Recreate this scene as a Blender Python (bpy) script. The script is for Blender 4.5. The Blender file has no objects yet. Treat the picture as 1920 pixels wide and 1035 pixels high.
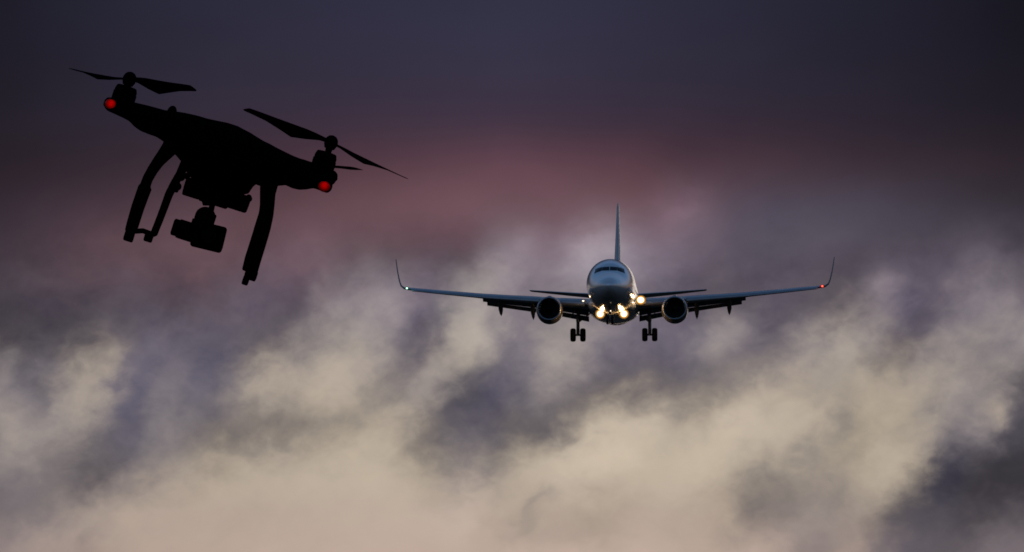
import bpy, bmesh, math, random
import numpy as np
from mathutils import Vector, Matrix, Euler

R = math.radians
sc = bpy.context.scene
COL = sc.collection

# ------------------------------------------------------------------ camera
CAM_Z, CAM_EL, HFOV = 1.7, 4.0, 10.0
cam_d = bpy.data.cameras.new('camera')
cam_d.sensor_fit = 'HORIZONTAL'
cam_d.angle = R(HFOV)
cam_d.clip_start = 0.1
cam_d.clip_end = 60000
cam = bpy.data.objects.new('camera', cam_d)
COL.objects.link(cam)
cam.location = (0, 0, CAM_Z)
cam.rotation_euler = (R(90 + CAM_EL), 0, 0)
sc.camera = cam
CAM_M = Matrix.Translation(cam.location) @ Euler(cam.rotation_euler).to_matrix().to_4x4()

sc.view_settings.view_transform = 'Standard'
sc.view_settings.look = 'None'
sc.view_settings.exposure = 0
sc.view_settings.gamma = 1
sc.cycles.use_denoising = True
sc.cycles.max_bounces = 6
sc.cycles.sample_clamp_indirect = 6
sc.cycles.filter_width = 1.7


# ------------------------------------------------------------------ sky
def s2l(c):
    c = np.asarray(c, float) / 255.0
    return np.where(c <= 0.04045, c / 12.92, ((c + 0.055) / 1.055) ** 2.4)


# brightness of the cloud deck, one row per 0.417 degrees of elevation (top first),
# one value per 0.417 degrees of azimuth, 8-bit luminance
LUM5 = [   # the quiet upper sky, sampled half as finely
 [30,36,41,44,46,48,50,51,52,51,48,45,42,38,34,30,25],
 [31,36,41,44,47,49,51,53,54,52,49,46,43,38,35,31,26],
 [32,37,42,46,48,50,52,54,55,53,50,47,44,41,37,33,29],
 [35,40,44,48,51,54,57,60,61,58,55,51,48,44,41,37,33],
 [38,44,49,54,59,64,70,76,80,77,72,66,62,57,52,47,42],
]
NC = 25
LUM = [[float(np.interp(i * 16 / 24, range(17), r)) for i in range(NC)] for r in LUM5] + [
 [49,56,61,65,71,75,76,80,84,87,89,92,96,97,106,97,101,86,78,76,75,69,64,59,53],
 [60,69,74,79,82,84,86,94,92,92,87,97,128,120,145,122,101,89,85,83,80,86,82,92,80],
 [69,77,79,86,84,88,98,97,127,130,119,145,130,128,128,116,97,96,95,96,102,115,104,126,119],
 [78,82,100,94,106,100,111,125,146,132,117,156,124,142,123,114,110,132,114,134,147,107,127,136,141],
 [130,122,149,106,118,112,149,157,168,136,141,113,108,134,110,100,110,128,147,157,159,154,151,141,92],
 [140,138,133,109,129,115,119,137,151,160,114,104,110,122,168,177,163,174,175,170,154,159,130,120,79],
 [125,122,105,119,138,154,164,169,173,176,156,133,160,177,183,180,179,172,149,145,154,161,85,71,58],
 [116,128,148,156,161,166,168,171,173,175,175,173,162,164,160,168,168,156,132,142,143,110,83,75,80],
 [137,146,150,163,166,169,171,172,173,174,174,174,174,174,174,174,173,170,162,132,148,107,92,105,109],
]
# hue of each row: colour per unit of luminance, in the dull clouds and in the bright ones
HUE_DULL = [(.975,.96,1.33),(1.0,.95,1.30),(1.04,.94,1.26),(1.14,.905,1.18),(1.28,.885,1.02),(1.26,.88,.99),
            (1.08,.945,1.10),(1.055,.957,1.10),(1.035,.967,1.10),(1.025,.972,1.10),(1.025,.973,1.095),(1.025,.974,1.08),(1.035,.974,1.06),(1.06,.973,1.03)]
HUE_LIT = [(.975,.96,1.33),(1.0,.95,1.30),(1.04,.94,1.26),(1.14,.905,1.18),(1.28,.88,.99),(1.21,.905,.98),
           (1.04,.987,.985),(1.04,.988,.96),(1.05,.988,.925),(1.065,.985,.895),(1.067,.985,.885),(1.067,.985,.882),(1.078,.978,.895),(1.09,.968,.895)]
NR = len(LUM)
raw = np.array(LUM, float)
raw[7:11] -= 4.5 * np.clip((140 - raw[7:11]) / 25, 0, 1)                 # the slate banks are a touch deeper
ext = np.pad(raw, 1, mode='edge')
mean3 = sum(ext[a:a + NR, b:b + NC] for a in range(3) for b in range(3)) / 9
LUM = [[raw[j, i] + (0.1 * (raw[j, i] - mean3[j, i]) if j > 5 else 0) for i in range(NC)] for j in range(NR)]   # the noise below blurs them a little
grid = np.zeros((NR, NC, 3))
for j in range(NR):
    for i in range(NC):
        L = LUM[j][i]
        lo, hi = (40, 110) if j < 6 else (100, 155)
        k = min(1, max(0, (L - lo) / (hi - lo)))
        h = [a + (b - a) * k for a, b in zip(HUE_DULL[j], HUE_LIT[j])]
        if j == 5 and i >= 16:                       # the right end of the red band is already slate
            w = min(1, (i - 15) / 3)
            h = [a + (b - a) * w for a, b in zip(h, (1.03, .97, 1.16))]
        if j == 5 and i < 6:                         # and so is its left end
            w = (6 - i) / 6
            h = [a + (b - a) * w for a, b in zip(h, (1.13, .925, 1.14))]
        if j == 6 and i < 11:
            w = (.3, .6, .9, 1, 1, 1, .9, .7, .7, .6, .4)[i]
            h = [a + (b - a) * w for a, b in zip(h, (1.2, .9, .98))]
        if j == 6 and i >= 14:
            h = [a * .5 + b * .5 for a, b in zip(h, (1.03, .98, 1.1))]
        if j in (2, 3, 4):                           # the ends of the red band are plum, not red
            w = max(0, min(1, max((8 - i) / 6, (i - 16) / 6))) * (0, 1, 1)[j - 2]
            h = [a + (b - a) * w for a, b in zip(h, ((1, 1, 1), (1.06, .935, 1.22), (1.16, .905, 1.07))[j - 2])]
        grid[j, i] = s2l([min(255, L * v) for v in h])
SIG = 0.62
Wm = np.array([[math.exp(-((a - b) ** 2) / (2 * SIG * SIG)) for b in range(-2, NR + 2)] for a in range(NR)])
pad = lambda g: np.concatenate([g[:1], g[:1], g, g[-1:], g[-1:]])
NORM = 1 / (SIG * math.sqrt(2 * math.pi))
lumg = grid @ np.array([.3, .59, .11])
gain = np.ones((NR, NC, 1))
for _ in range(12):                                  # rows whose smooth sum passes through the values above
    got = np.einsum('ab,bic->aic', Wm, pad(grid * gain)) * NORM
    got = (got @ np.array([.3, .59, .11]))[..., None]
    gain = np.clip(gain + 0.7 * (lumg[..., None] - got) / lumg[..., None], 0.5, 1.5)
coef = grid * gain
coef = pad(coef)

world = bpy.data.worlds.new('World')
sc.world = world
world.use_nodes = True
nt = world.node_tree
nt.nodes.clear()
N, LK = nt.nodes, nt.links


def nd(kind, **kw):
    n = N.new(kind)
    for k, v in kw.items():
        setattr(n, k, v)
    return n


def put(sock, v):
    if hasattr(v, 'is_output'):
        LK.new(v, sock)
    elif v is not None:
        sock.default_value = v


def M_(op, a, b=None, c=None, clamp=False):
    n = nd('ShaderNodeMath', operation=op, use_clamp=clamp)
    put(n.inputs[0], a)
    put(n.inputs[1], b)
    put(n.inputs[2], c)
    return n.outputs[0]


def V_(op, a, b=None, scale=None):
    n = nd('ShaderNodeVectorMath', operation=op)
    put(n.inputs[0], a)
    put(n.inputs[1], b)
    if scale is not None:
        put(n.inputs[3], scale)
    return n.outputs[1] if op in ('DOT_PRODUCT', 'LENGTH') else n.outputs[0]


def smooth(v, a, b, to0=0.0, to1=1.0):
    n = nd('ShaderNodeMapRange', interpolation_type='SMOOTHSTEP')
    put(n.inputs[0], v)
    for i, q in enumerate((a, b, to0, to1)):
        n.inputs[1 + i].default_value = q
    return n.outputs[0]


def mixc(f, a, b):
    n = nd('ShaderNodeMix', data_type='RGBA')
    put(n.inputs[0], f)
    put(n.inputs[6], a)
    put(n.inputs[7], b)
    return n.outputs[2]


tc = nd('ShaderNodeTexCoord')
dirv = V_('NORMALIZE', tc.outputs['Generated'])
sep = nd('ShaderNodeSeparateXYZ')
LK.new(dirv, sep.inputs[0])
dx, dy, dz = sep.outputs
az = M_('MULTIPLY', M_('ARCTAN2', dx, dy), 180 / math.pi)
el = M_('MULTIPLY', M_('ARCSINE', dz), 180 / math.pi)
front = M_('MULTIPLY', 1.0, smooth(M_('ABSOLUTE', az), 30, 60, 1, 0))
gu = M_('MULTIPLY_ADD', az, 1 / 0.4167, 12.0)                      # grid column
gv = M_('MULTIPLY_ADD', el, -1 / 0.4175, (CAM_EL + 2.70) / 0.4175)   # grid row
gp = nd('ShaderNodeCombineXYZ')
LK.new(gu, gp.inputs[0])
LK.new(gv, gp.inputs[1])
flat = gp.outputs[0]


def noise(vec, scale, detail=4, rough=.5, off=(0, 0, 0), rot=0, stretch=1.0, dist=0.0):
    m = nd('ShaderNodeMapping')
    LK.new(vec, m.inputs[0])
    m.inputs[1].default_value = off
    m.inputs[2].default_value = (0, 0, rot)
    m.inputs[3].default_value = (1 / stretch, 1, 1)
    n = nd('ShaderNodeTexNoise', noise_dimensions='3D')
    LK.new(m.outputs[0], n.inputs['Vector'])
    n.inputs['Scale'].default_value = scale
    n.inputs['Detail'].default_value = detail
    n.inputs['Roughness'].default_value = rough
    n.inputs['Distortion'].default_value = dist
    return n.outputs


low = smooth(gv, 4.2, 7.5)                                         # broken clouds live in the lower sky
n1 = noise(flat, .62, 5, .55, (3.1, 1.7, 0), R(38), 1.5)
wv = V_('SUBTRACT', n1[1], (0.5, 0.5, 0.5))
wsep = nd('ShaderNodeSeparateXYZ')
LK.new(wv, wsep.inputs[0])
n1b = noise(flat, 2.1, 4, .52, (5.7, 3.3, 2), R(42), 1.3, .3)
wsep2 = nd('ShaderNodeSeparateXYZ')
LK.new(V_('SUBTRACT', n1b[1], (0.5, 0.5, 0.5)), wsep2.inputs[0])
wamt = M_('MULTIPLY_ADD', low, .85, .15)
wu = M_('MULTIPLY', M_('MULTIPLY_ADD', wsep.outputs[0], 1.1, M_('MULTIPLY', wsep2.outputs[0], .95)), wamt)
ww = M_('MULTIPLY', M_('MULTIPLY_ADD', wsep.outputs[1], 1.1, M_('MULTIPLY', wsep2.outputs[1], .95)), wamt)
u2 = M_('ADD', gu, wu)
v2 = M_('ADD', gv, ww)
vc = M_('MAXIMUM', M_('MINIMUM', v2, NR + .0), -1.0)
shear = M_('MULTIPLY', low, .28)
acc = None
for j in range(NR + 4):
    ramp = nd('ShaderNodeValToRGB')
    cr = ramp.color_ramp
    cr.interpolation = 'CARDINAL'
    while len(cr.elements) < NC:
        cr.elements.new(0.5)
    for i in range(NC):
        cr.elements[i].position = i / (NC - 1)
    for i in range(NC):
        c = coef[j, i]
        cr.elements[i].color = (c[0], c[1], c[2], 1)
    d = M_('SUBTRACT', vc, float(j - 2))
    LK.new(M_('DIVIDE', M_('MULTIPLY_ADD', d, shear, u2), NC - 1.0), ramp.inputs[0])   # cloud banks lean along the wind
    w = M_('EXPONENT', M_('MULTIPLY', M_('MULTIPLY', d, d), -1 / (2 * SIG * SIG)))
    term = V_('SCALE', ramp.outputs[0], scale=M_('MULTIPLY', w, NORM))
    acc = term if acc is None else V_('ADD', acc, term)
# single tufts and gaps of the cloud deck: azimuth and elevation (degrees), half widths, lean, strength
TUFTS = []
for X, Y, sx, sy, lean, k in [
        (608, 535, 20, 52, 0, .20), (932, 512, 26, 20, 30, .16), (1102, 462, 34, 24, 30, .16), (884, 596, 26, 50, -25, .06), (1062, 664, 44, 22, 25, .13),
        (1355, 645, 38, 26, 20, .13), (1602, 616, 42, 26, 25, .12), (1660, 541, 26, 13, 20, .22), (1866, 780, 24, 32, 0, .75), (211, 694, 18, 52, -25, .15), (1282, 394, 32, 18, 15, .16), (500, 700, 22, 40, -20, .1),
        (1708, 607, 40, 26, 30, -.15), (1714, 566, 30, 16, 20, -.1), (786, 632, 24, 64, -25, -.18), (1580, 790, 16, 36, 0, -.17), (1412, 906, 26, 44, -20, -.15), (1402, 964, 34, 16, 25, -.14),
        (1572, 932, 36, 18, 30, -.17), (1527, 830, 34, 20, 30, -.1), (1690, 815, 30, 14, 15, -.1), (994, 956, 13, 46, -35, -.15), (1030, 930, 30, 14, 20, -.1), (934, 878, 26, 36, -10, -.2), (1018, 786, 42, 22, 35, -.14),
        (180, 888, 34, 30, -20, -.14), (74, 758, 16, 34, -25, -.14), (450, 813, 56, 18, 20, -.12), (567, 817, 30, 26, 20, -.1), (164, 1016, 9, 22, -40, -.13), (1257, 756, 26, 32, -10, -.14), (1530, 735, 26, 20, 0, -.1),
        (1840, 690, 40, 60, -35, -.12), (330, 770, 30, 80, -35, -.1), (1130, 720, 90, 26, 25, -.12), (870, 740, 34, 60, -35, -.1)]:
    TUFTS.append(((X - 960) / 192.0, CAM_EL + (517.5 - Y) / 191.6, sx / 192.0, sy / 192.0, lean, k))
u3 = M_('MULTIPLY_ADD', wsep2.outputs[0], .9, gu)
v3 = M_('MULTIPLY_ADD', wsep2.outputs[1], .9, gv)
tuft = None
for ta, te, sa, se, lean, k in TUFTS:
    cu, cv = ta / .4167 + 12.0, (CAM_EL + 2.70 - te) / .4175
    c_, s_ = math.cos(R(lean)), math.sin(R(lean))
    du, dv = M_('SUBTRACT', u3, cu), M_('SUBTRACT', v3, cv)
    a_ = M_('MULTIPLY_ADD', du, c_ * .4167 / sa, M_('MULTIPLY', dv, -s_ * .4167 / sa))
    b_ = M_('MULTIPLY_ADD', du, s_ * .4167 / se, M_('MULTIPLY', dv, c_ * .4167 / se))
    r2 = M_('MULTIPLY_ADD', a_, a_, M_('MULTIPLY', b_, b_))
    gk = M_('MULTIPLY', M_('EXPONENT', M_('MULTIPLY', r2, -.6)), k)
    tuft = gk if tuft is None else M_('ADD', tuft, gk)
# finer wisps, drawn out along the wind
n2 = noise(flat, 1.05, 5, .5, (7.3, 2.2, 4), R(42), 1.4, .5)[0]
n3 = noise(flat, 3.4, 6, .62, (1.3, 8.2, 9), R(42), 1.2, .5)[0]
wisp = M_('ADD', M_('MULTIPLY', M_('SUBTRACT', n2, .5), .78), M_('MULTIPLY', M_('SUBTRACT', n3, .5), .34))
# calm where the low sky is already clear and bright
lum = V_('DOT_PRODUCT', acc, (.3, .59, .11))
calm = smooth(lum, .26, .44, 1.0, .2)
amp = M_('MULTIPLY', M_('MULTIPLY', M_('MULTIPLY_ADD', low, .93, .07), calm), smooth(gv, 10.3, 12.6, 1, .45))
lift = M_('MULTIPLY_ADD', wisp, amp, tuft)
tint = V_('ADD', V_('SCALE', (.08, .03, -.22), scale=M_('MULTIPLY', lift, low)), (1, 1, 1))       # lit tufts are cream, dull ones slate
cloud = V_('MULTIPLY', V_('SCALE', acc, scale=M_('ADD', lift, 1.0)), tint)
# the rest of the dome: a dusk sky
sky = nd('ShaderNodeTexSky', sky_type='NISHITA')
SUN_EL, SUN_AZ = 1.0, 8.0
sky.sun_disc = False
sky.sun_elevation = R(SUN_EL)
sky.sun_rotation = R(SUN_AZ)
sky.altitude = 50
sky.ozone_density = 3.0
dusk = V_('SCALE', V_('MULTIPLY', sky.outputs[0], (5.6, 5.15, 4.65)), scale=smooth(el, -2, 32, .16, 1.15))   # unseen horizon dimmed to darken the airliner's lower nose
band = M_('EXPONENT', M_('MULTIPLY', M_('POWER', M_('MULTIPLY', M_('SUBTRACT', el, 14.0), 1 / 6.0), 2.0), -1.0))
dusk = V_('ADD', dusk, V_('SCALE', (1.3, .62, .68), scale=band))          # unseen rosy belt, added to tint the airliner's nose pink
away = M_('ARCCOSINE', M_('MINIMUM', V_('DOT_PRODUCT', dirv, (0, math.cos(R(4)), math.sin(R(4)))), 1.0))
blend = smooth(M_('MULTIPLY', away, 180 / math.pi), 12, 42)
col = mixc(blend, V_('SCALE', cloud, scale=10.0), dusk)
bg = nd('ShaderNodeBackground')
LK.new(col, bg.inputs[0])
bg.inputs[1].default_value = 0.1
wo = nd('ShaderNodeOutputWorld')
LK.new(bg.outputs[0], wo.inputs[0])

# ------------------------------------------------------------------ sun, already behind the clouds
sl = bpy.data.lights.new('sun', 'SUN')
sl.energy = 0.03
sl.angle = R(12)
sl.color = (1, .86, .72)
so = bpy.data.objects.new('sun', sl)
COL.objects.link(so)
sd = Vector((math.sin(R(SUN_AZ)) * math.cos(R(SUN_EL + 4)), math.cos(R(SUN_AZ)) * math.cos(R(SUN_EL + 4)), math.sin(R(SUN_EL + 4))))
so.rotation_euler = sd.to_track_quat('Z', 'Y').to_euler()


# ------------------------------------------------------------------ materials
def mat(name, base, rough=.5, metal=0.0, spec=.5, coat=0.0, var=0.0, vscale=3.0, bump=0.0, stretch=None):
    m = bpy.data.materials.new(name)
    m.use_nodes = True
    t = m.node_tree
    b = t.nodes['Principled BSDF']
    b.inputs['Roughness'].default_value = rough
    b.inputs['Metallic'].default_value = metal
    b.inputs['Specular IOR Level'].default_value = spec
    b.inputs['Coat Weight'].default_value = coat
    b.inputs['Coat Roughness'].default_value = .12
    b.inputs['Base Color'].default_value = (*base, 1)
    if var or bump:
        co = t.nodes.new('ShaderNodeTexCoord')
        mp = t.nodes.new('ShaderNodeMapping')
        if stretch:
            mp.inputs[3].default_value = stretch
        no = t.nodes.new('ShaderNodeTexNoise')
        no.inputs['Scale'].default_value = vscale
        no.inputs['Detail'].default_value = 5
        t.links.new(co.outputs['Object'], mp.inputs[0])
        t.links.new(mp.outputs[0], no.inputs['Vector'])
        r = t.nodes.new('ShaderNodeValToRGB')
        r.color_ramp.elements[0].position = .3
        r.color_ramp.elements[1].position = .7
        r.color_ramp.elements[0].color = tuple(c * (1 - var) for c in base) + (1,)
        r.color_ramp.elements[1].color = tuple(min(1, c * (1 + var * .6)) for c in base) + (1,)
        t.links.new(no.outputs[0], r.inputs[0])
        t.links.new(r.outputs[0], b.inputs['Base Color'])
        mr = t.nodes.new('ShaderNodeMapRange')
        mr.inputs[3].default_value = max(.03, rough - .08)
        mr.inputs[4].default_value = rough + .1
        t.links.new(no.outputs[0], mr.inputs[0])
        t.links.new(mr.outputs[0], b.inputs['Roughness'])
        if bump:
            bp = t.nodes.new('ShaderNodeBump')
            bp.inputs['Strength'].default_value = bump
            bp.inputs['Distance'].default_value = .01
            t.links.new(no.outputs[0], bp.inputs['Height'])
            t.links.new(bp.outputs[0], b.inputs['Normal'])
    return m


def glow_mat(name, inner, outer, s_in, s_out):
    """A lit lamp lens: its bloom painted as a hot core fading to the rim."""
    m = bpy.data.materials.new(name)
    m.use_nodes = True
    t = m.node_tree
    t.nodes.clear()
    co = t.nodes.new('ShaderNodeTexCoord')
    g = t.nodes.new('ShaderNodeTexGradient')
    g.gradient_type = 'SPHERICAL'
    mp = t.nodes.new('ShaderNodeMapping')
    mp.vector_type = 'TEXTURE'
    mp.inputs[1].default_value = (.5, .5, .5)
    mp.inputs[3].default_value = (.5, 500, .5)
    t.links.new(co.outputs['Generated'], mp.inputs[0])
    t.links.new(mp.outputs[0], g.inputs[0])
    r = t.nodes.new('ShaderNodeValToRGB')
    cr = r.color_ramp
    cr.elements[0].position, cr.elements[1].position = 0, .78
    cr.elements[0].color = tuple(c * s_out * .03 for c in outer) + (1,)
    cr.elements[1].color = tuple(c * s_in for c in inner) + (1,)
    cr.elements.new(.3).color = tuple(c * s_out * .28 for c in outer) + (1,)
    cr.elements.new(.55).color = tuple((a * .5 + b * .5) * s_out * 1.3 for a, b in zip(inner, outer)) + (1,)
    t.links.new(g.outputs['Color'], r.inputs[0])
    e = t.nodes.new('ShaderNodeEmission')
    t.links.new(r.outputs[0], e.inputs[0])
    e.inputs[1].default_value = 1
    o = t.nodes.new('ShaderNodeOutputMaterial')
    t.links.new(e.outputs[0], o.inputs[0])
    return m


def translucent_mat(name, colour):
    m = bpy.data.materials.new(name)
    m.use_nodes = True
    t = m.node_tree
    t.nodes.clear()
    tl = t.nodes.new('ShaderNodeBsdfTranslucent')
    tl.inputs[0].default_value = (*colour, 1)
    gl = t.nodes.new('ShaderNodeBsdfPrincipled')
    gl.inputs['Base Color'].default_value = (.01, .002, .002, 1)
    gl.inputs['Roughness'].default_value = .35
    gl.inputs['Specular IOR Level'].default_value = .1
    mx = t.nodes.new('ShaderNodeMixShader')
    mx.inputs[0].default_value = .25
    t.links.new(tl.outputs[0], mx.inputs[1])
    t.links.new(gl.outputs[0], mx.inputs[2])
    o = t.nodes.new('ShaderNodeOutputMaterial')
    t.links.new(mx.outputs[0], o.inputs[0])
    return m


MT = dict(
    paint=mat('white_paint', (.66, .67, .69), .17, .4, .5, .3, .08, 1.2, 0, (1, .25, 1)),
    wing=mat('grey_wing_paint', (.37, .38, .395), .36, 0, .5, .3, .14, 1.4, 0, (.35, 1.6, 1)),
    slat=mat('bare_alloy', (.28, .29, .31), .33, .6, .5, 0, .12, 2.0, 0, (.4, 2, 1)),
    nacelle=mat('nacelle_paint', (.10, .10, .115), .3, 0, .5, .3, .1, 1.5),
    lip=mat('polished_lip', (.30, .31, .33), .4, .6, .5, 0, .08, 3),
    darkmetal=mat('dark_metal', (.025, .025, .028), .45, .6, .4, 0, .2, 4),
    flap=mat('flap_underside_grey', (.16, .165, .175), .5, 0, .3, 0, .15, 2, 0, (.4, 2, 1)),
    glass=mat('cockpit_glass', (.006, .007, .009), .12, 0, .22, 0),
    rubber=mat('tyre_rubber', (.012, .012, .013), .75, 0, .2, 0, .2, 6, .1),
    strut=mat('gear_steel', (.16, .16, .17), .4, .5, .5, 0, .2, 5),
    black=mat('black_plastic', (.0015, .0015, .0017), .9, 0, 0, 0, .2, 60),
    blade=mat('blade_plastic', (.0018, .0018, .002), .9, 0, 0, 0, .2, 60),
    lens_glass=mat('camera_glass', (.002, .002, .0025), .3, 0, .01, 0),
    ground=mat('dry_grass', (.022, .022, .015), .9, 0, .1, 0, .4, .05, .3),
)
L_land = glow_mat('landing_lamp_bloom_lens', (1, .88, .62), (1, .45, .09), 25, 2.8)
L_small = glow_mat('taxi_lamp_lens', (1, .84, .62), (1, .55, .25), 5, .8)
L_red = glow_mat('port_lamp_lens', (1, .09, .05), (1, .015, .01), 7, 1.4)
L_green = glow_mat('starboard_lamp_lens', (.55, 1, .75), (.1, .8, .45), 5, .8)
T_red = translucent_mat('red_lamp_plastic', (.9, .012, .008))


# ------------------------------------------------------------------ mesh helpers
class MB:
    def __init__(self):
        self.bm = bmesh.new()

    def loft(self, rings, cap0=True, cap1=True, closed=True):
        vs = [[self.bm.verts.new(p) for p in r] for r in rings]
        n = len(vs[0])
        for a, b in zip(vs, vs[1:]):
            for i in range(n if closed else n - 1):
                k = (i + 1) % n
                try:
                    self.bm.faces.new((a[i], a[k], b[k], b[i]))
                except ValueError:
                    pass
        if cap0:
            self.bm.faces.new(vs[0][::-1])
        if cap1:
            self.bm.faces.new(vs[-1])
        return self

    def tube(self, pts, rad, n=14, up=(0, 1, 0), flat=1.0):
        """rad: radius or (radius, depth radius) per point; the ring's second axis follows `up`"""
        pts = [Vector(p) for p in pts]
        rings = []
        for i, p in enumerate(pts):
            t = (pts[min(i + 1, len(pts) - 1)] - pts[max(i - 1, 0)]).normalized()
            u = Vector(up)
            if abs(t.dot(u.normalized())) > .98:
                u = Vector((1, 0, 0))
            a = t.cross(u).normalized()
            b = a.cross(t).normalized()
            r = rad[i] if isinstance(rad, (list, tuple)) else rad
            ra, rb = r if isinstance(r, (list, tuple)) else (r, r * flat)
            rings.append([p + a * (ra * math.cos(2 * math.pi * k / n)) + b * (rb * math.sin(2 * math.pi * k / n)) for k in range(n)])
        return self.loft(rings)

    def lathe(self, prof, M=None, n=40, caps=(True, True)):
        """prof: (radius, along-axis) with the axis on +Y"""
        M = M or Matrix()
        return self.loft([[M @ Vector((r * math.cos(2 * math.pi * k / n), y, r * math.sin(2 * math.pi * k / n))) for k in range(n)] for r, y in prof], *caps)

    def box(self, c, s, M=None, bevel=0.0, seg=3):
        M = M or Matrix()
        b = bmesh.new()
        bmesh.ops.create_cube(b, size=1)
        bmesh.ops.scale(b, vec=s, verts=b.verts)
        if bevel:
            bmesh.ops.bevel(b, geom=b.edges[:], offset=bevel, segments=seg, profile=.5, affect='EDGES')
        bmesh.ops.translate(b, vec=c, verts=b.verts)
        bmesh.ops.transform(b, matrix=M, verts=b.verts)
        me = bpy.data.meshes.new('tmp')
        b.to_mesh(me)
        b.free()
        self.bm.from_mesh(me)
        bpy.data.meshes.remove(me)
        return self

    def ball(self, c, r, n=20, M=None):
        M = M or Matrix()
        rx, ry, rz = r if isinstance(r, (list, tuple)) else (r, r, r)
        rings = []
        for j in range(1, n // 2):
            t = math.pi * j / (n // 2)
            rings.append([M @ (Vector(c) + Vector((rx * math.sin(t) * math.cos(2 * math.pi * k / n), ry * math.sin(t) * math.sin(2 * math.pi * k / n), rz * math.cos(t)))) for k in range(n)])
        return self.loft(rings)

    def build(self, name, material, parent=None, smooth=True, angle=40, remesh=0.0):
        bm = self.bm
        bmesh.ops.remove_doubles(bm, verts=bm.verts, dist=1e-6)
        bmesh.ops.recalc_face_normals(bm, faces=bm.faces)
        me = bpy.data.meshes.new(name)
        bm.to_mesh(me)
        bm.free()
        o = bpy.data.objects.new(name, me)
        COL.objects.link(o)
        if remesh:
            md = o.modifiers.new('m', 'REMESH')
            md.mode = 'VOXEL'
            md.voxel_size = remesh
            sm = o.modifiers.new('s', 'SMOOTH')
            sm.factor = .5
            sm.iterations = 4
            dg = bpy.context.evaluated_depsgraph_get()
            me2 = bpy.data.meshes.new_from_object(o.evaluated_get(dg))
            o.modifiers.clear()
            o.data = me2
            me2.name = name
            bpy.data.meshes.remove(me)
            me = me2
        me.materials.clear()
        me.materials.append(material)
        if smooth:
            me.polygons.foreach_set('use_smooth', [True] * len(me.polygons))
            if not remesh:
                me.set_sharp_from_angle(angle=R(angle))
        o.parent = parent
        return o


def thing(name, M, label, cat):
    o = bpy.data.objects.new(name, None)
    o.empty_display_size = .2
    COL.objects.link(o)
    o.matrix_world = M
    o['label'] = label
    o['category'] = cat
    return o


def lamp(parent, loc, watts, colour, radius, spot=None):
    ld = bpy.data.lights.new('lamp_light', 'POINT')
    ld.energy = watts
    ld.color = colour
    ld.shadow_soft_size = radius
    o = bpy.data.objects.new('lamp_light', ld)
    COL.objects.link(o)
    o.location = loc
    o.parent = parent
    return o


def lerp(a, b, t):
    return a + (b - a) * t


def table(rows, y):
    """piecewise smooth interpolation of rows (y, v1, v2, ...)"""
    ys = [r[0] for r in rows]
    out = []
    for k in range(1, len(rows[0])):
        out.append(float(np.interp(y, ys, [r[k] for r in rows])))
    return out


# ------------------------------------------------------------------ ground
g = MB()
g.loft([[(-20000, -4000, 0), (20000, -4000, 0)], [(-20000, 36000, 0), (20000, 36000, 0)]], False, False, closed=False)
ground = g.build('ground', MT['ground'], smooth=False)
ground['kind'] = 'structure'

# ------------------------------------------------------------------ the airliner
# frame: x to the viewer's right (its port side), y aft, z up, origin on the fuselage axis above the wing
F = 960 / math.tan(R(HFOV / 2))


def ray(px, py):
    d = CAM_M.to_3x3() @ Vector(((px - 960) / F, -(py - 517.5) / F, -1))
    return d


P_DIST = 475.0
pc = Vector(cam.location) + ray(1150, 549.6) * P_DIST
sight = math.atan2(pc.z - CAM_Z, pc.y)                   # elevation of the line of sight
bearing = math.atan2(pc.x, pc.y)
PM = Matrix.Translation(pc) @ Euler((R(-4.0) + sight, R(-.15), -(R(1.2) + bearing)), 'XYZ').to_matrix().to_4x4()
plane = thing('airliner', PM, 'white twin-engine jet airliner seen head-on, wheels down and landing lights lit', 'airliner')

FUS = [(-16.62, -.53, -.57, .02), (-16.55, -.36, -.74, .20), (-16.35, -.14, -.97, .43), (-16.0, .09, -1.20, .69), (-15.5, .30, -1.42, .97),
       (-15.0, .46, -1.56, 1.18), (-14.5, .62, -1.67, 1.35), (-14.1, .86, -1.75, 1.46), (-13.7, 1.16, -1.80, 1.56), (-13.3, 1.42, -1.85, 1.64),
       (-12.8, 1.63, -1.89, 1.72), (-12.2, 1.79, -1.93, 1.79), (-11.5, 1.90, -1.96, 1.85), (-10.7, 1.97, -1.99, 1.90), (-9.8, 2.0, -2.0, 1.93),
       (-8, 2.0, -2.0, 1.94), (0, 2.0, -2.0, 1.94), (9, 2.0, -2.0, 1.94), (11, 2.0, -1.93, 1.92), (13, 2.0, -1.72, 1.85), (15, 2.0, -1.36, 1.70), (17, 1.97, -.90, 1.45),
       (19, 1.88, -.38, 1.08), (20.5, 1.74, .05, .72), (21.6, 1.58, .40, .44), (22.2, 1.42, .66, .22), (22.3, 1.3, .78, .12)]


def fus(y):
    zt, zb, w = table(FUS, y)
    return (zt + zb) / 2, (zt - zb) / 2, w


def fus_ring(y, n=56, grow=0.0):
    zc, h, w = fus(y)
    return [Vector(((w + grow) * math.cos(2 * math.pi * k / n), y, zc + (h + grow) * math.sin(2 * math.pi * k / n))) for k in range(n)]


def fus_y(x, z):
    """where the nose's skin is met by a line running aft through (x, z)"""
    a, b = -16.62, -9.0
    for _ in range(40):
        m = (a + b) / 2
        zc, h, w = fus(m)
        if (x / w) ** 2 + ((z - zc) / h) ** 2 > 1:
            a = m
        else:
            b = m
    return b


ys = []
for (a, *_), (b, *_) in zip(FUS, FUS[1:]):
    k = 3 if b - a < 3 else 6
    ys += [lerp(a, b, i / k) for i in range(k)]
ys.append(FUS[-1][0])
fb = MB().loft([fus_ring(y) for y in ys])
fuselage = fb.build('fuselage', MT['paint'], plane)


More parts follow.
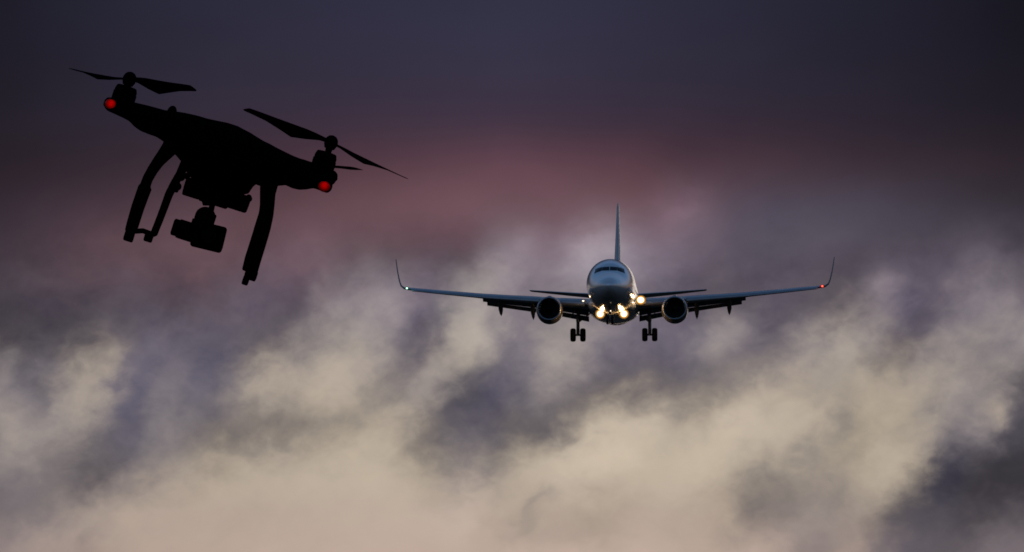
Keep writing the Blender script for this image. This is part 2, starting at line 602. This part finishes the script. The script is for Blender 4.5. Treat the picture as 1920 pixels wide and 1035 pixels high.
def skin_panel(name, corners, mtl, parent, off=.015, nu=8, nv=4):
    """a pane that lies on the nose: corners (x, z) tl, tr, br, bl in front view"""
    tl, tr, br, bl = [Vector(c) for c in corners]
    m = MB()
    rows = []
    for j in range(nv + 1):
        row = []
        for i in range(nu + 1):
            p = tl.lerp(tr, i / nu).lerp(bl.lerp(br, i / nu), j / nv)
            row.append(Vector((p.x, fus_y(p.x, p.y) - off, p.y)))
        rows.append(row)
    m.loft(rows, False, False, closed=False)
    back = [[v + Vector((0, off * 2.5, 0)) for v in r] for r in rows]
    m.loft(back, False, False, closed=False)
    edge = lambda q: [v for v in q[0]] + [r[-1] for r in q[1:]] + [v for v in q[-1][::-1][1:]] + [r[0] for r in q[::-1][1:-1]]
    m.loft([edge(rows), edge(back)], False, False)
    return m.build(name, mtl, parent)


for s in (-1, 1):
    skin_panel('windshield_pane', [(s * .02, 1.15), (s * .56, 1.13), (s * .61, .80), (s * .02, .80)], MT['glass'], plane)
    skin_panel('windshield_pane', [(s * .575, 1.13), (s * .96, 1.06), (s * 1.06, .66), (s * .625, .795)], MT['glass'], plane)
    skin_panel('side_window', [(s * .98, 1.05), (s * 1.13, 1.00), (s * 1.21, .60), (s * 1.08, .65)], MT['glass'], plane)

# belly fairing under the wing box
rings = []
for y, w, h in [(-5.4, 1.2, .55), (-4.6, 1.75, .88), (-3, 2.02, 1.02), (0, 2.12, 1.08), (4, 2.1, 1.08), (6.5, 1.9, .98), (8.5, 1.2, .62)]:
    rings.append([Vector((w * math.cos(2 * math.pi * k / 40), y, -1.12 + h * math.sin(2 * math.pi * k / 40) * (1 if math.sin(2 * math.pi * k / 40) < 0 else .4))) for k in range(40)])
MB().loft(rings).build('belly_fairing', MT['paint'], plane)

# wing planform: span x, leading edge y, chord, leading edge z, thickness, incidence
WING = [(1.2, -3.95, 6.5, -1.16, .80, 1.0), (2.0, -3.55, 6.1, -1.07, .76, 1.0), (4.9, -1.95, 4.6, -.74, .58, 1.0), (6.5, -1.15, 3.95, -.55, .53, .8),
        (8.6, -.1, 3.45, -.34, .46, .5), (10.7, .95, 2.95, -.11, .40, 0), (13.6, 2.42, 2.3, .27, .31, -.5), (16.98, 4.1, 1.6, .73, .22, -1)]


def foil(n=12):
    out = []
    for k in range(n + 1):
        x = (1 - math.cos(math.pi * k / n)) / 2
        out.append((x, 5 * (.2969 * math.sqrt(x) - .126 * x - .3516 * x * x + .2843 * x ** 3 - .1036 * x ** 4)))
    up = [(x, t * .62 + .06 * math.sin(math.pi * x) * .6) for x, t in out]
    dn = [(x, -t * .42 + .02 * math.sin(math.pi * x)) for x, t in out]
    return up[::-1] + dn[1:-1]


FOIL = foil()


def section(s, x, yl, c, z, t, inc, c0=0.0, c1=1.0):
    pts = []
    for fx, ft in FOIL:
        y = fx * c
        zz = ft * t / .52
        a = R(-inc)
        pts.append(Vector((s * x, yl + y * math.cos(a) - zz * math.sin(a), z + y * math.sin(a) + zz * math.cos(a))))
    return pts


def wing_at(x):
    return table(WING, x)


def ell_section(s, x, y0, z0, y1, z1, th, n=14):
    """a plain aerofoil-like section from a leading to a trailing point"""
    d = Vector((0, y1 - y0, z1 - z0))
    c = d.length
    d.normalize()
    nrm = Vector((0, -d.z, d.y))
    o = Vector((s * x, y0, z0))
    pts = []
    for k in range(n):
        a = 2 * math.pi * k / n
        u = (1 - math.cos(a)) / 2
        w = math.sin(a) * (1 - .75 * u) * th
        pts.append(o + d * (u * c) + nrm * w)
    return pts


def slat(s, xs, parent, name, fwd, drop):
    rings = []
    for x in xs:
        yl, c, z, t, inc = wing_at(x)
        ch = .30 + .055 * c
        # nose of the slat sits ahead of and below the wing's leading edge
        rings.append(ell_section(s, x, yl - fwd * (.5 + .12 * c), z - drop * (.6 + .1 * c), yl + ch * .75, z + t * .52, t * .36 + .03, 18))
    return MB().loft(rings).build(name, MT['slat'], parent)


for s in (-1, 1):
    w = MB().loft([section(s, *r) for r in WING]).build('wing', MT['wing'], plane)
    slat(s, [5.95, 8.2, 10.7, 13.6, 16.6], w, 'slat', .30, .20)
    slat(s, [2.25, 3.2, 4.2], w, 'inboard_slat', .22, .18)
    # flaps: main and aft element, outboard and inboard
    for segs in ([(5.95, 1.75, -.70, 2.85, -1.03), (10.75, 3.25, -.17, 4.15, -.36)], [(2.05, 1.6, -1.15, 2.95, -1.66), (4.3, 1.75, -.90, 2.95, -1.27)]):
        a, b = segs
        r1, r2 = [], []
        for x, y0, z0, y1, z1 in (a, b):
            r1.append(ell_section(s, x, y0, z0, y1, z1, .15 * math.hypot(y1 - y0, z1 - z0)))
            L = math.hypot(y1 - y0, z1 - z0)
            inset = .32 if x == 10.75 else 0
            r2.append(ell_section(s, x - inset, y1 - .06, z1 - .035, y1 + .34 * L, z1 - .29 * L - .03, .055 * L))
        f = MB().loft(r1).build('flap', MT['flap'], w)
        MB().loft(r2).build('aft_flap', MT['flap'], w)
    # flap track fairings
    for x, zt in (((9.30, -1.50), (6.62, -1.90)) if s < 0 else ((9.40, -1.50), (6.75, -1.90))):
        yl, c, z, t, inc = wing_at(x)
        y0 = yl + c * .42
        pth = [(s * x, y0, z - .18), (s * x, y0 + .6, z - .26), (s * x, y0 + 1.5, z - .36), (s * x, y0 + 2.3, lerp(z - .4, zt, .42)), (s * x, y0 + 2.9, lerp(z - .4, zt, .75)), (s * x, y0 + 3.3, zt)]
        MB().tube(pth, [(.03, .03), (.13, .13), (.19, .2), (.19, .2), (.12, .14), (.008, .02)], 14, (0, 0, 1)).build('flap_track_fairing', MT['flap'], w)
    # blended winglet
    wl = []
    for x, z, y, c, t in [(16.95, .73, 4.1, 1.6, .20), (17.28, .81, 4.3, 1.5, .16), (17.54, 1.03, 4.65, 1.32, .13), (17.70, 1.45, 5.05, 1.12, .11), (17.88, 2.25, 5.6, .85, .09), (18.05, 3.32, 6.3, .5, .07)]:
        k = {16.95: 0, 17.28: .35, 17.54: .8, 17.70: 1.2, 17.88: 1.36, 18.05: 1.38}[x]
        ring = []
        for fx, ft in FOIL:
            h = ft * t / .52
            ring.append(Vector((s * (x - h * math.sin(k)), y + fx * c, z + h * math.cos(k))))
        wl.append(ring)
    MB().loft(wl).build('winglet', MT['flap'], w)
    lm = MB().ball((s * 17.0, 4.06, .76), (.15, .16, .13)).build('navigation_light', L_red if s > 0 else L_green, w)
    lamp(lm, (s * 16.9, 3.5, .76), .5, (1, .1, .05) if s > 0 else (.4, 1, .7), .05)

    # tailplane
    tp = []
    for x, y, c, z, t in [(.3, 15.2, 4.2, .88, .26), (1.0, 15.6, 3.9, .93, .25), (4.1, 17.6, 2.7, 1.27, .17), (7.35, 19.5, 1.35, 1.64, .08), (7.5, 19.9, .8, 1.68, .05)]:
        tp.append([Vector((s * x, y + fx * c, z + ft * t / .52 - .03 * fx * c)) for fx, ft in FOIL])
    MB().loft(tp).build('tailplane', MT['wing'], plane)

    # engine
    cx, cy, cz = s * 5.03, -6.0, -1.66

    def squash(m):
        for v in m.bm.verts:                         # the flat-bottomed intake of this engine
            r = v.co - Vector((cx, 0, cz))
            if r.z < 0 and v.co.y < cy + 2.6:
                k = max(0, 1 - max(0, v.co.y - cy) / 2.6)
                v.co.z = cz + r.z * (1 - .06 * k)
                v.co.x = cx + r.x * (1 + .03 * k * min(1, -r.z))
                if math.hypot(r.x, r.z) > .97:
                    v.co.z -= .10 * math.sin(math.pi * min(1, max(0, v.co.y - cy) / 2.6)) * (-r.z)
        return m

    T = Matrix.Translation((cx, cy, cz))
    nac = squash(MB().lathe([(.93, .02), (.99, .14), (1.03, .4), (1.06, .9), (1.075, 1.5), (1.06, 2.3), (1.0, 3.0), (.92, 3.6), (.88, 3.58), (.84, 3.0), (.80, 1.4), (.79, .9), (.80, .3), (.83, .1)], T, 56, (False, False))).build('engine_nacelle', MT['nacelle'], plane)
    squash(MB().lathe([(.832, .105), (.845, .04), (.875, -.005), (.91, -.015), (.945, .015), (.992, .135), (.99, .16), (.93, .06), (.87, .03), (.845, .12)], T, 56, (False, False))).build('intake_lip', MT['lip'], nac)
    fan = MB()
    fan.lathe([(.79, .98), (.02, .98)], T, 40, (False, True))
    for k in range(24):
        a = 2 * math.pi * k / 24
        M2 = T @ Matrix.Rotation(a, 4, 'Y')
        fan.loft([[M2 @ Vector((r, .80 + q * .05, tw * q)) for q in (-1, 0, 1)] + [M2 @ Vector((r, .815 + q * .05, tw * q)) for q in (1, 0, -1)] for r, tw in ((.2, .035), (.5, .07), (.775, .10))])
    fan.build('fan', MT['darkmetal'], nac)
    MB().lathe([(.004, .36), (.09, .48), (.17, .66), (.21, .84), (.21, .97)], T, 30).build('spinner', MT['darkmetal'], nac)
    MB().lathe([(.62, 2.9), (.66, 3.5), (.55, 4.3), (.42, 4.7), (.38, 4.65), (.2, 4.9), (.02, 5.3)], T, 36).build('exhaust_nozzle', MT['darkmetal'], nac)
    py = []
    for y, zt, zb, hw in [(-5.6, -.66, -.95, .06), (-5.1, -.56, -.95, .2), (-4.4, -.49, -.95, .27), (-3.2, -.47, -1.0, .26), (-1.5, -.62, -1.1, .22), (.5, -.9, -1.25, .14), (2.2, -1.0, -1.1, .04)]:
        py.append([Vector((cx + hw * math.cos(2 * math.pi * k / 16), y, (zt + zb) / 2 + (zt - zb) / 2 * math.sin(2 * math.pi * k / 16))) for k in range(16)])
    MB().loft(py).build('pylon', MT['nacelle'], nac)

    # main landing gear
    gx, gy, gz = s * 2.92, 1.5, -3.30
    st = MB()
    st.tube([(gx - s * .05, gy, -1.25), (gx, gy, -2.2)], .16, 16)
    st.tube([(gx, gy, -2.15), (gx, gy, gz - .06)], .135, 16)
    st.tube([(gx - .30, gy, gz), (gx + .30, gy, gz)], .085, 14, (0, 0, 1))
    st.tube([(gx, gy - .02, -2.05), (gx, gy - .34, -2.5), (gx, gy - .06, gz + .12)], (.055, .06, .055), 10, (1, 0, 0))
    st.tube([(gx - s * .06, gy, -2.25), (gx - s * 1.05, gy, -1.5)], .055, 10)
    st.tube([(gx + .11, gy + .1, -1.6), (gx + .11, gy + .1, -3.1)], .025, 8)
    lg = st.build('main_landing_gear', MT['strut'], plane)
    MB().box((gx + s * .42, gy + .1, -1.72), (.05, .95, .95), Matrix.Translation((gx, gy, -1.7)) @ Matrix.Rotation(R(-38 * s), 4, 'Y') @ Matrix.Translation((-gx, -gy, 1.7)), .02).build('gear_door', MT['flap'], lg)
    for q in (-1, 1):
        W = Matrix.Translation((gx + q * .40, gy, gz)) @ Matrix.Rotation(R(90), 4, 'Z')
        MB().lathe([(.30, -.19), (.40, -.225), (.46, -.215), (.505, -.18), (.535, -.12), (.548, -.06), (.55, 0), (.548, .06), (.535, .12), (.505, .18), (.46, .215), (.40, .225), (.30, .19)], W, 44).build('tyre', MT['rubber'], lg)
        MB().lathe([(.05, -.185), (.12, -.20), (.20, -.15), (.29, -.176), (.31, -.16), (.31, .16), (.29, .176), (.20, .15), (.12, .20), (.05, .185)], W, 30).build('wheel_rim', MT['strut'], lg)

# fin
fr = []
for z, y, c, t in [(1.4, 12.8, 7.4, .72), (2.0, 14.2, 6.2, .74), (3.2, 15.8, 5.3, .64), (6.0, 17.9, 3.8, .42), (8.8, 20.0, 2.3, .22), (9.1, 20.4, 1.7, .10)]:
    ring = []
    for fx, ft in FOIL:
        pass
    n = 24
    for k in range(n):
        a = 2 * math.pi * k / n
        u = (1 - math.cos(a)) / 2
        ring.append(Vector((math.sin(a) * (1 - .6 * u) * t * .62, y + u * c, z)))
    fr.append(ring)
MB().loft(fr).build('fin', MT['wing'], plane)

# nose landing gear
ng = MB()
ng.tube([(0, -12.4, -1.6), (0, -12.55, -2.5)], .10, 14)
ng.tube([(0, -12.55, -2.45), (0, -12.6, -3.05)], .065, 12)
ng.tube([(-.28, -12.6, -3.02), (.28, -12.6, -3.02)], .06, 12, (0, 0, 1))
ng.tube([(0, -12.5, -2.2), (0, -11.6, -1.8)], .05, 10)
nose_gear = ng.build('nose_landing_gear', MT['strut'], plane)
for q in (-1, 1):
    W = Matrix.Translation((q * .2, -12.6, -3.02)) @ Matrix.Rotation(R(90), 4, 'Z')
    MB().lathe([(.18, -.09), (.28, -.10), (.325, -.07), (.34, 0), (.325, .07), (.28, .10), (.18, .09)], W, 36).build('tyre', MT['rubber'], nose_gear)
    MB().box((q * .42, -12.5, -2.12), (.03, 1.5, .5), None, .01).build('gear_door', MT['flap'], nose_gear)
lm = MB().lathe([(.075, -12.72), (.075, -12.64)], Matrix.Translation((.05, 0, -2.3)), 18).build('taxi_light', L_small, nose_gear)

# landing lights: two dropped from the belly, two in the wing roots
for s in (-1, 1):
    h = MB().lathe([(.05, .46), (.30, .33), (.425, .05), (.43, -.02), (.415, -.03), (.405, .02)], Matrix.Translation((s * .95, -5.2, -2.03)), 28, (True, False))
    h.tube([(s * .95, -5.1, -1.95), (s * .93, -4.9, -1.6)], .07, 10)
    hs = h.build('landing_light', MT['darkmetal'], plane)
    MB().lathe([(.01, -.028), (.22, -.022), (.403, .0), (.40, .03)], Matrix.Translation((s * .95, -5.2, -2.03)), 28).build('lens', L_land, hs)  # lens oversized, its orange rim is painted bloom
    lamp(hs, (s * .95, -5.8, -2.2), 190, (1, .55, .2), .12)
lm = MB().ball((2.28, -4.0, -.85), (.43, .18, .41)).build('wing_root_light', L_land, plane)  # ball larger than the real lamp, to carry the painted bloom
lamp(lm, (2.35, -4.5, -.86), 45, (1, .62, .28), .12)
lm = MB().ball((-2.34, -4.0, -.90), (.16, .12, .10)).build('wing_root_light', L_small, plane)
lamp(lm, (-2.4, -4.3, -.88), 6, (1, .7, .4), .1)

# ------------------------------------------------------------------ the drone
# frame: x along the line of the near rotors, y away from the viewer, z along the rotor axes
D_DIST = 6.83
dc = Vector(cam.location) + ray(420, 270) * D_DIST
d_sight = math.atan2(dc.z - CAM_Z, dc.y)
d_bear = math.atan2(dc.x, dc.y)
ROLL, PITCH = R(17.5), R(7.7)
face = Euler((d_sight, 0, -d_bear), 'XYZ').to_matrix()
DM = Matrix.Translation(dc) @ (face @ Matrix.Rotation(ROLL, 3, 'Y') @ Matrix.Rotation(-PITCH, 3, 'X')).to_4x4()
DMI = DM.inverted()
drone = thing('drone', DM, 'black four-rotor camera drone tilted in flight, with two glowing red lamps and landing legs', 'drone')
_o = DMI @ Vector(cam.location)


def L(px, py, y=0.0):
    """point of the drone at its own depth y that was measured at (px, py) on the picture"""
    d = DMI.to_3x3() @ ray(px, py)
    t = (y - _o.y) / d.y
    return _o + d * t


PX = 1 / (F / D_DIST)                                   # metres per measured pixel
NEAR, FAR = -.085, .105

top = [(193, 190), (202, 182), (215, 184), (235, 194), (255, 199), (275, 203), (300, 208), (320, 212), (345, 217), (370, 223), (400, 230), (425, 235), (445, 241), (468, 252), (490, 265), (515, 277),
       (545, 289), (575, 300), (600, 313), (620, 330), (625, 340), (624, 349)]
bot = [(193, 196), (200, 207), (215, 213), (230, 219), (243, 226), (252, 236), (265, 245), (280, 250), (293, 253), (308, 261), (330, 284), (344, 300), (352, 318), (362, 331), (390, 342), (425, 355), (455, 364),
       (467, 362), (474, 350), (480, 343), (495, 344), (520, 347), (535, 348), (547, 354), (560, 357), (575, 356), (587, 353), (600, 357), (612, 362), (619, 361), (624, 353)]


def yc_of(px):
    t = abs(px - 410) / 200
    return NEAR * min(1, max(0, (t - .15) / .8)) ** 1.3


tl = [L(x, y, yc_of(x)) for x, y in top]
bl = [L(x, y, yc_of(x)) for x, y in bot]
tx, tz = [p.x for p in tl], [p.z for p in tl]
bx, bz = [p.x for p in bl], [p.z for p in bl]
x0, x1 = max(tx[0], bx[0]), min(tx[-1], bx[-1])
half = (x1 - x0) / 2
rings = []
NS = 110
for i in range(NS + 1):
    x = lerp(x0, x1, i / NS)
    zt = float(np.interp(x, tx, tz))
    zb = float(np.interp(x, bx, bz))
    c = (x - (x0 + x1) / 2) / half
    d = .014 + .078 * max(0, 1 - abs(c / .62) ** 2.4)
    d = min(d, .014 + .08)
    e = abs(c)
    if e > .9:
        d *= max(.15, math.sqrt(max(0, 1 - ((e - .9) / .1) ** 2)))
    yc = NEAR * min(1, max(0, (e - .14) / .76)) ** 1.3
    zc, h = (zt + zb) / 2, max(.001, (zt - zb) / 2)
    ring = []
    for k in range(28):
        a = 2 * math.pi * k / 28
        ca, sa = math.cos(a), math.sin(a)
        ring.append(Vector((x, yc + d * math.copysign(abs(ca) ** .85, ca), zc + h * math.copysign(abs(sa) ** .85, sa))))
    rings.append(ring)
body = MB().loft(rings)
# far arms
FL, FR_ = L(319, 243, FAR), L(607, 331, FAR)
for a, hub in ((L(372, 270, .03), FL), (L(500, 316, .03), FR_)):
    body.tube([a, a.lerp(hub, .5), hub.lerp(a, .12), hub + (hub - a).normalized() * .012], [(.022, .03), (.014, .02), (.012, .017), (.009, .013)], 18, (0, 1, 0))
shell = body.build('body_shell', MT['black'], drone, remesh=.0016)


def motor(c, r, h):
    m = MB()
    Mx = Matrix.Translation(c) @ Matrix.Rotation(R(90), 4, 'X')        # lathe axis on -z .. use +y -> -z
    m.lathe([(r * .80, -h * .52), (r * .94, -h * .46), (r, -h * .36), (r, -h * .02), (r * .95, 0), (r * .95, h * .05), (r, h * .07), (r * 1.02, h * .32), (r * .9, h * .52)], Matrix.Translation(c) @ Matrix.Rotation(R(-90), 4, 'X'), 32)
    for k in range(12):
        a = 2 * math.pi * k / 12
        m.box((c.x + r * .98 * math.cos(a), c.y + r * .98 * math.sin(a), c.z + h * .1), (.0022, .0022, h * .55))
    for q in m.bm.verts:                                                # lathe above runs downwards: flip to stand upright
        q.co.z = 2 * c.z - q.co.z
    return m


def propeller(c, heading, cone, length, spin, hub_r, pitch, stretch=(1.035, .95)):
    m = MB()
    m.lathe([(.0035, -.011), (.0042, -.006), (hub_r * .75, -.0055), (hub_r * .98, -.001), (hub_r, .003), (hub_r * .86, .0065), (hub_r * .55, .0092), (hub_r * .15, .0103)], Matrix.Translation(c) @ Matrix.Rotation(R(90), 4, 'X'), 26)
    hub = m.build('propeller', MT['black'], drone)
    for side in (0, 1):
        a = heading + math.pi * side
        e = Vector((math.cos(a), math.sin(a), 0))
        f = Vector((-math.sin(a), math.cos(a), 0)) * spin
        rg = []
        for t, ch, tw, sw, th in [(.03, .008, 20, 0, .0022), (.12, .010, 30, .0, .0022), (.24, .019, 33, .002, .0018), (.36, .0275, 30, .0035, .0015), (.5, .0245, 24, .002, .0013), (.7, .0195, 17, 0, .0011), (.88, .0165, 15, -.0015, .001), (.97, .0150, 14, -.003, .0008), (1.0, .0115, 14, -.0045, .0006)]:
            o = c + e * (t * length * stretch[side]) + f * (sw) + Vector((0, 0, cone * t * t * length + .001))
            cd = f * math.cos(R(tw * pitch)) + Vector((0, 0, math.sin(R(tw * pitch))))
            up = cd.cross(e)
            o -= cd * (ch * .5 - .006)              # straight upper edge, bulging lower edge
            ring = []
            for k in range(12):
                b = 2 * math.pi * k / 12
                ring.append(o + cd * (ch * .5 * math.cos(b)) + up * (th * .5 * math.sin(b)))
            rg.append(ring)
        MB().loft(rg).build('blade', MT['blade'], hub)
    return hub


MOT = [(L(233, 180, NEAR), L(242, 151, NEAR), R(-50), .02, -1, .106, .80, .0079, .0128, .021), (L(607, 306, NEAR), L(620, 270, NEAR), R(217), -.02, 1, .124, .85, .0079, .0128, .024),
       (L(317, 238, FAR), L(321, 214, FAR), R(160), .0, 1, .075, .15, .0058, .0092, .016), (L(602, 336, FAR), L(608, 314, FAR), R(-66), 0, -1, .080, -.28, .0062, .0105, .018)]
for mc, hc, hd, cone, spin, plen, pitch, hr, mr, mh in MOT:
    motor(mc, mr, mh).build('motor', MT['black'], drone)
    propeller(hc, hd, cone, plen, spin, hr, pitch)

# red lamps under the two near motors
for px, py, rx in ((208, 197, .0105), (607, 350, .0105)):
    c = L(px, py, NEAR)
    cov = MB().ball(c + Vector((0, -.004, 0)), (rx * .72, .013, .0064), 28).build('indicator_lamp', T_red, drone)
    lamp(cov, c + Vector((0, -.0140, 0)), .00019, (1, .02, .01), .001)
for hub in (FL, FR_):
    MB().ball(hub + Vector((math.copysign(.008, hub.x), 0, -.002)), (.007, .007, .006), 18).build('indicator_lamp', MT['black'], drone)


# landing legs
def strut_pts(lst, y):
    return [L(x, yy, y) for x, yy, h in lst], [(h * PX, max(.0045, h * PX * .8)) for x, yy, h in lst]


LN = [(326, 262, 19), (320, 276, 16.5), (308, 290, 13.5), (297, 303, 11.5), (286, 319, 10.5), (277, 335, 10.2), (272.5, 348, 10.2), (272, 351, 13.2), (258, 390, 12.6), (249, 420, 12), (244, 436, 11)]
LF = [(358, 288, 12), (348, 306, 10.5), (338, 325, 8.2), (327, 345, 8.6), (317, 364, 8.2), (303, 402, 7.6), (288, 440, 7.4)]
RN = [(506, 325, 20), (505, 343, 17.5), (502, 362, 15), (501, 385, 14), (499, 402, 14.2), (493, 425, 15.4), (484, 455, 15.6), (474, 487, 15.8), (468, 510, 15.2)]
RF = [(508, 330, 10), (504, 360, 9), (501, 390, 8.5), (494, 420, 8.5), (478, 480, 8.5), (463, 517, 6)]
for near, far, pads in ((LN, LF, [((242, 443), 9.5, -.055), ((279, 444), 8.5, .065)]), (RN, RF, [((472, 516), 10, -.055), ((461, 525), 6.2, .065)])):
    m = MB()
    p, r = strut_pts(near, -.055)
    m.tube(p, r, 18)
    endn = p[-1]
    p, r = strut_pts(far, .065)
    m.tube(p, r, 16)
    m.tube([endn + Vector((.002, 0, .002)), endn.lerp(p[-1], .5) + Vector((0, 0, .0035)), p[-1]], 5.2 * PX, 12, (0, 0, 1))
    leg = m.build('landing_leg', MT['black'], drone, remesh=.0012)
    for (x, y), hw, dep in pads:
        q = L(x, y, dep)
        MB().box(q + Vector((0, 0, 0)), (hw * 2 * PX, .022, 17 * PX), None, .002).build('foot_pad', MT['black'], leg)

# gimbal: damper plate under the belly, yaw motor, neck, roll motor and camera
gm = MB()
a, b = L(345, 348, 0), L(467, 384, 0)
mid = a.lerp(b, .5)
gm.box(mid, ((b - a).length, .062, 21 * PX), None, .003)
gm.box(L(361, 356, -.01), (34 * PX, .05, 20 * PX), None, .002)
gm.box(L(404, 366, 0), (58 * PX, .05, 30 * PX), None, .003)
gm.box(L(452, 378, 0), (32 * PX, .05, 20 * PX), None, .003)
gm.tube([L(396, 352, 0), L(399, 383, 0)], [24 * PX, 19 * PX], 24)
gm.tube([L(399, 380, 0), L(394, 402, 0)], 5.6 * PX, 12)
mount = gm.build('gimbal_mount', MT['black'], drone)
for x, y, dep, r in ((341, 333, -.024, 6), (334, 350, -.024, 6.5), (351, 330, .024, 6), (331, 357, .03, 4), (466, 371, -.024, 6), (458, 391, -.024, 5), (468, 373, .024, 5), (455, 388, .024, 5)):
    c = L(x, y, dep)
    MB().ball(c, (r * PX, r * PX, r * PX * 1.15), 16).build('rubber_damper', MT['black'], mount)
cam_b = MB()
c = L(391, 444, 0)
T13 = Matrix.Translation(c) @ Matrix.Rotation(R(-4), 4, 'Y') @ Matrix.Translation(-c)
cam_b.box(c, (61 * PX, .036, 45 * PX), T13, 6 * PX, 4)
cb = cam_b.build('camera_body', MT['black'], drone)
arm_b = MB()
c2 = L(384, 409.5, 0)
arm_b.lathe([(17 * PX, -.016), (19.5 * PX, -.014), (19.5 * PX, .014), (17 * PX, .016)], Matrix.Translation(c2) @ Matrix.Rotation(0, 4, 'X'), 30)
arm_b.box(L(384, 412, .0), (38 * PX, .030, 25 * PX), None, .0015)
arm_b.box(L(352, 447, .008), (40 * PX, .014, 9 * PX), None, .001)
arm_b.box(L(370, 424, .010), (26 * PX, .012, 22 * PX), None, .001)
arm_b.build('gimbal_arm', MT['black'], drone)
c3 = L(344, 431, 0)
T3 = Matrix.Translation(c3) @ Matrix.Rotation(R(-90), 4, 'Z')
MB().lathe([(12 * PX, -22 * PX), (16 * PX, -20 * PX), (16 * PX, -11 * PX), (18 * PX, -10 * PX), (18 * PX, 13 * PX), (13 * PX, 14 * PX), (13 * PX, 26 * PX)], T3, 30).build('pitch_motor', MT['black'], drone)
MB().lathe([(15 * PX, .004), (15 * PX, -.006), (12.5 * PX, -.008), (12 * PX, -.005), (1 * PX, -.0055)], Matrix.Translation(L(391, 444, -.018)), 30).build('lens', MT['lens_glass'], cb)
MB().box(mid + Vector((0, .02, .035)), (.055, .09, .024), None, .004).build('battery', MT['black'], drone)
